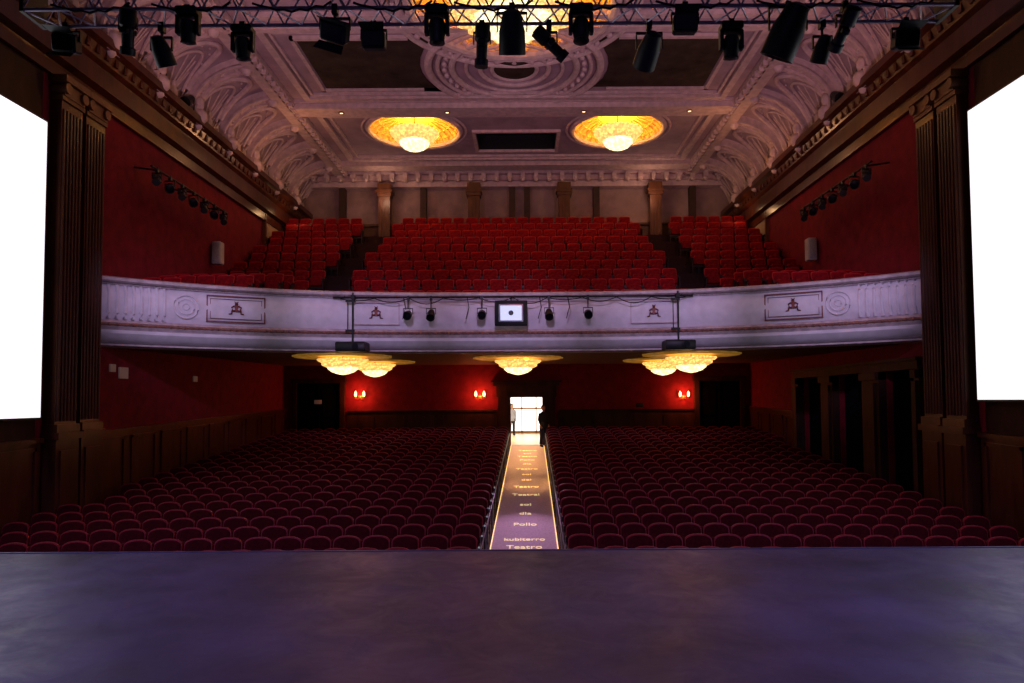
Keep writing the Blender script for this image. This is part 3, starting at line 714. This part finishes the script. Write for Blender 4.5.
# side wall lighting bars with spots
for s,sn in ((-1,'left'),(1,'right')):
    t=thing('lighting_bar','dark lighting pipe bracketed high on the red %s wall above the balcony'%sn,'lighting bar',(s*(W-.7),20.8,E+6.3),0,'side wall lighting bars')
    MB().tube([(0,-2.4,0),(0,2.4,0)],.03,8).build('pipe',M_black,t)
    for y in (-2,0,2): MB().tube([(0,y,0),(s*.68,y,.1)],.025,6).build('bracket',M_black,t)
    for k in range(7):
        q=thing('side_spotlight','black spotlight, %s from the stage on the %s wall pipe'%(ORD[k],sn),'spotlight',(s*(W-.7),18.7+k*.7,E+6.3),0,'spotlights on the %s wall pipe'%sn)
        (par if k%2 else profile)(q,.1,-.9,s*.6,1.1)
    for k,(y) in enumerate((19.2,20.9)):
        q=thing('cornice_spotlight','small black spotlight %s on the %s wooden cornice'%(('nearer the stage','farther from the stage')[k],sn),'spotlight',(s*(W-.45),y,E+8.8),0,'spotlights on the cornices')
        MB().lathe([(.14,0),(.14,.04),(.03,.06)],(0,0,0),14).build('foot',M_black,q)
        m=MB()
        for u in (-1,1): m.box(u*.17-.01,u*.17+.01,-.02,.02,.04,.36)
        m.box(-.18,.18,-.02,.02,.03,.06); m.build('yoke',M_black,q)
        MB().lathe([(.05,.25),(.13,.2),(.15,0),(.16,-.25),(.14,-.25)],(0,0,0),16).build('can',M_black,q,(0,0,.36),(-1.0,0,0))
    y=23.6
    q=thing('wall_speaker','small white loudspeaker on the red %s wall above the balcony wing'%sn,'speaker',(s*(W-.22),y,E+5.05),s*.0,'white wall speakers')
    MB().bev(-.15,.15,-.17,.17,-.38,.38,.03).build('cabinet',M_spk,q)
    MB().bev(-.12,.12,-.19,-.165,-.32,.32,.008).build('grille',mat('pale grille',(.4,.4,.42),.6,ns=60,na=.4),q)
    m=MB(); m.tube([(0,0,0),(s*.2,0,0)],.03,8); m.build('bracket',M_black,q)
# ---------------------------------------------------------------- balcony front rig
BZ=E+2.93; BYR=19.75
t=thing('rigging_pipe','thin dark horizontal pipe fixed along the middle of the white balcony front','pipe',(0,BYR,BZ))
MB().tube([(-5.1,0,0),(5.1,0,0)],.025,8).build('pipe',M_black,t)
for x in (-4.8,-2.4,0,2.4,4.8): MB().tube([(x,0,0),(x,bY(x)-BYR-.15,.05)],.02,6).build('bracket',M_black,t)
for k in range(10):
    a=-4.9+k*.98; dp=.07+.05*((k*7)%3)
    MB().tube([(a+.97*q/8,-.03,-.03-dp*math.sin(PI*q/8)) for q in range(9)],.013,5).build('cable',M_black,t)
for x in (-1.3,.75,1.55,-3.1): MB().tube([(x,-.02,0),(x+.05,.0,-.3),(x-.04,.05,-.62)],.012,5).build('cable',M_black,t)
for i,px in enumerate((408,431,482,549,588)):
    p=at(px,313,BYR)
    t=thing('front_spotlight','small black spotlight, %s from the left on the balcony front pipe'%ORD[i],'spotlight',(p.x,BYR,BZ),0,'spotlights on the balcony front')
    par(t,.32,-.9 if i%2 else -1.2,0,1.05)
for px,sn in ((353,'left'),(678,'right')):
    p=at(px,320,19.65)
    t=thing('hanging_projector','black projector hanging on a pole below the %s end of the balcony pipe'%sn,'projector',(p.x,19.62,BZ),0,'projectors hung below the balcony')
    m=MB(); m.tube([(0,0,.12),(0,0,-1.28)],.028,8); m.tube([(-.14,0,-.1),(-.14,0,-.95)],.014,6); m.box(-.2,.05,-.03,.03,-.14,-.08); m.box(-.2,.05,-.03,.03,-.98,-.92)
    m.box(-.05,.05,-.05,.12,-.06,.05); m.build('pole',M_black,t,smooth=False)
    MB().bev(-.42,.42,-.3,.3,-1.55,-1.28,.03).build('housing',M_black,t)
    MB().lathe([(.08,0),(.09,.06),(.06,.06)],(0,0,0),16,Matrix.Rotation(PI/2,4,'X')).build('lens',M_lens,t,(.15,-.3,-1.41))
p=at(511,313,19.55)
t=thing('monitor','small lit blue-white monitor in a black frame at the balcony front centre','monitor',(p.x,19.55,p.z))
m=MB(); m.bev(-.46,.46,0,.1,-.36,.36,.02); m.build('frame',M_black,t)
MB().bev(-.34,.34,-.02,0.0,-.25,.25,.004).build('bezel',M_alu,t)
MB().box(-.30,.30,-.025,-.02,-.21,.21).build('screen_face',M_monitor,t,smooth=False)
m=MB(); m.lathe([(.07,0),(.07,.02)],(0,0,0),16,Matrix.Rotation(PI/2,4,'X')); m.build('lens',M_lens,t,(0,-.03,0))
m=MB(); m.tube([(0,.1,.2),(0,.2,BZ-p.z-.03)],.02,6); m.build('bracket',M_black,t)
# ---------------------------------------------------------------- sconces and wall bits
for i,(px,d_) in enumerate(((360,'nearest the left rear door'),(480,'just left of the central doorway'),(684,'right of the central doorway'))):
    p=at(px,397,30.9)
    t=thing('wall_sconce','red glowing candle wall sconce %s on the rear wall'%d_,'wall lamp',(p.x,30.99,p.z),0,'sconces on the rear wall')
    MB().lathe([(.1,0),(.1,.03),(.04,.05)],(0,0,0),16,Matrix.Rotation(PI/2,4,'X')).build('back_plate',M_brass,t)
    for s in (-1,1):
        MB().tube([(0,-.04,-.02),(s*.08,-.14,-.1),(s*.17,-.16,-.06),(s*.18,-.16,.02)],.014,6).build('arm',M_brass,t)
        MB().lathe([(.03,.02),(.055,.08),(.05,.18),(.02,.24),(.005,.27)],(s*.18,-.16,0),12).build('bulb',M_flame,t)
    lamp('POINT',(p.x,30.5,p.z+.1),60,(1,.20,.05),.1,name='sconce_lamp')
for i,(px,py,s,w,h,lab) in enumerate(((112,368,-1,.12,.2,'small pale switch plate nearest the stage on the left wall'),(123,373,-1,.2,.3,'pale control panel low on the red left wall'),(195,379,-1,.12,.18,'small pale notice farther back on the left wall'),(868,366,1,.16,.2,'small pale sign above the side doorways on the right wall'))):
    X=s*(W-.03); Y=(X-CAMX)*F/(px-524); p=at(px,py,Y)
    o=MB(); o.bev(-.025,.025,-w,w,-h/2,h/2,.008); t=tag(o.build('wall_plate',M_signglow,None,(X,Y,p.z)),lab,'wall plate','small plates on the side walls')
for i,(px,py,lab) in enumerate(((318,402,'small pale notice on the left rear door'),(640,405,'small black box on the rear wall right of the doorway'))):
    p=at(px,py,30.78)
    tag(MB().bev(-.16,.16,-.03,.03,-.09,.09,.01).build('notice' if i==0 else 'wall_box',M_signglow if i==0 else M_black,None,(p.x,30.78 if i==0 else 30.85,p.z)),lab,'notice' if i==0 else 'box')
# ---------------------------------------------------------------- people
def person(loc,rz,label,top,legs,long_hair=False):
    t=thing('person',label,'person',loc,rz)
    def ball(m,c,r,sc=(1,1,1)): m.ball(c,r,16,sc)
    b=MB()
    for s in (-1,1):
        b.tube([(s*.095,0,.92),(s*.105,-.01,.50),(s*.11,.03,.09)],[.085,.055,.038],12)
        b.tube([(s*.11,.05,.045),(s*.12,-.06,.035),(s*.13,-.15,.025)],[.04,.042,.03],10)
        b.tube([(s*.17,0,1.42),(s*.22,.02,1.14),(s*.20,-.10,.92)],[.05,.038,.027],10)
        h=Vector((s*.20,-.12,.88)); b.tube([h+Vector((0,.02,.03)),h+Vector((0,-.03,-.05))],[.028,.036],10)
        for q,(dx,ln) in enumerate(((-.028,.065),(-.009,.075),(.010,.07),(.028,.055))):
            st_=h+Vector((dx,-.04,-.05)); b.tube([st_,st_+Vector((0,-.015,-ln*.5)),st_+Vector((0,0,-ln))],[.0095,.009,.007],6)
        st_=h+Vector((-s*.03,-.02,-.01)); b.tube([st_,st_+Vector((-s*.025,-.02,-.03)),st_+Vector((-s*.025,-.03,-.06))],[.012,.011,.008],6)
    rings=[]
    for z,rx,ry in ((.86,.13,.10),(.95,.165,.115),(1.08,.135,.095),(1.22,.16,.11),(1.36,.185,.115),(1.44,.15,.09),(1.48,.07,.06)):
        rings.append([(rx*math.cos(2*PI*k/20),ry*math.sin(2*PI*k/20),z) for k in range(20)])
    b.loft(rings); b.tube([(0,0,1.45),(0,-.01,1.58)],[.058,.052],12)
    ball(b,(0,-.01,1.66),.1,(.82,.98,1.2)); ball(b,(0,-.055,1.595),.05,(1,.9,.9))
    b.tube([(0,-.10,1.675),(0,-.125,1.64)],[.010,.017],6)
    for s in (-1,1): ball(b,(s*.083,0,1.65),.024,(.4,.8,1.3)); ball(b,(s*.033,-.097,1.675),.012)
    b.tube([(-.025,-.098,1.60),(.025,-.098,1.60)],.008,6)
    o=b.build('body',M_skin,t); r=o.modifiers.new('r','REMESH'); r.mode='VOXEL'; r.voxel_size=.009; r.use_smooth_shade=True
    c=MB()
    for s in (-1,1):
        c.tube([(s*.17,0,1.44),(s*.22,.02,1.14),(s*.205,-.085,.95)],[.064,.052,.042],12)
    rings=[]
    for z,rx,ry in ((.80,.19,.135),(.95,.185,.135),(1.08,.16,.115),(1.22,.18,.128),(1.36,.2,.13),(1.45,.165,.10),(1.50,.08,.07)):
        rings.append([(rx*math.cos(2*PI*k/20),ry*math.sin(2*PI*k/20),z) for k in range(20)])
    c.loft(rings); o=c.build('jacket',top,t); r=o.modifiers.new('r','REMESH'); r.mode='VOXEL'; r.voxel_size=.012; r.use_smooth_shade=True
    c=MB()
    for s in (-1,1): c.tube([(s*.09,0,.93),(s*.105,-.01,.50),(s*.11,.03,.10)],[.11,.078,.068],12)
    o=c.build('trousers',legs,t); r=o.modifiers.new('r','REMESH'); r.mode='VOXEL'; r.voxel_size=.012; r.use_smooth_shade=True
    for s in (-1,1): MB().tube([(s*.11,.07,.05),(s*.12,-.05,.045),(s*.13,-.16,.032),(s*.13,-.19,.03)],[.045,.05,.042,.02],12).build('shoe',M_black,t)
    c=MB(); ball(c,(0,.018,1.70),.106,(.86,.98,1.05))
    if long_hair: ball(c,(0,.06,1.60),.09,(.9,.6,1.5))
    c.build('hair',M_hair,t)
    return t
pp=at(543,430,30.35)
person((pp.x+.02,30.35,fz(30.35)+.035),.5,'person in dark clothes standing at the right side of the bright doorway',M_cloth,M_cloth)
pp=at(512,430,40.2)
person((pp.x,40.2,fb),.2,'person in a blue-grey coat standing out in the bright lobby',M_blue,M_cloth,True)
# ---------------------------------------------------------------- lights
LAV=(.50,.36,1.0)
for x in (-8.6,-4.4,0,4.4,8.6):
    lamp('SPOT',(x*.55,9.3,E+4.5),1750 if abs(x)<8 else 1500,(.72,.54,1.0),.2,target=(x,bY(x),E+2.6),angle=math.radians(28),blend=.95,name='balcony_wash')
for x in (-5,5):
    lamp('SPOT',(x,9,E+2.2),1900,(.88,.46,.66),.5,target=(x*1.05,24,E+12.8),angle=math.radians(62),blend=1,name='ceiling_wash')
for s in (-1,1):
    lamp('POINT',(s*7.4,17.5,E+8.0),32,(1,.36,.10),.15,name='cornice_warm_fill')  # added warm fills without fixtures, for cornices and coves
    lamp('POINT',(s*7.6,25.0,E+8.6),50,(1,.45,.2),.15,name='cornice_warm_fill')
    lamp('POINT',(s*6.0,30.8,E+9.2),30,(1,.55,.35),.15,name='gallery_wall_fill')  # added fill without a fixture, warming the rear gallery wall
    lamp('AREA',(s*7.0,1.5,E+4.5),260,(.42,.34,1.0),3,target=(s*6.3,6,E-2),name='stage_side_wash',spread=80)
lamp('AREA',(0,1,E+5.5),90,LAV,6,target=(0,6,E-2),name='stage_wash',spread=90)
lamp('AREA',(0,14,E+7.5),45,(1,.20,.18),5,target=(0,21,E-2),name='stalls_wash')
lamp('AREA',(0,24,E+10.2),80,(1,.28,.20),5,target=(0,25,E+4),name='gallery_wash')
lamp('AREA',(.3,36,E+1.0),420,(1,.84,.58),3,target=(.3,36,0),name='lobby_lamp')
o=lamp('AREA',(AC(26),26.0,E+1.38),75,(1,.50,.14),.10,name='aisle_gold_fill',spread=40)  # unseen strip added under the soffit to turn the carpet gold
o.data.shape='RECTANGLE'; o.data.size=.10; o.data.size_y=9.4
lamp('SPOT',(.3,21.2,E+1.25),900,(.85,.48,.85),.1,target=(.30,16.2,E-3.1),angle=math.radians(30),blend=1,name='aisle_cool_spot')
w=bpy.data.worlds.new('world'); S.world=w; w.use_nodes=True
w.node_tree.nodes['Background'].inputs[0].default_value=(.35,.22,.6,1); w.node_tree.nodes['Background'].inputs[1].default_value=.010
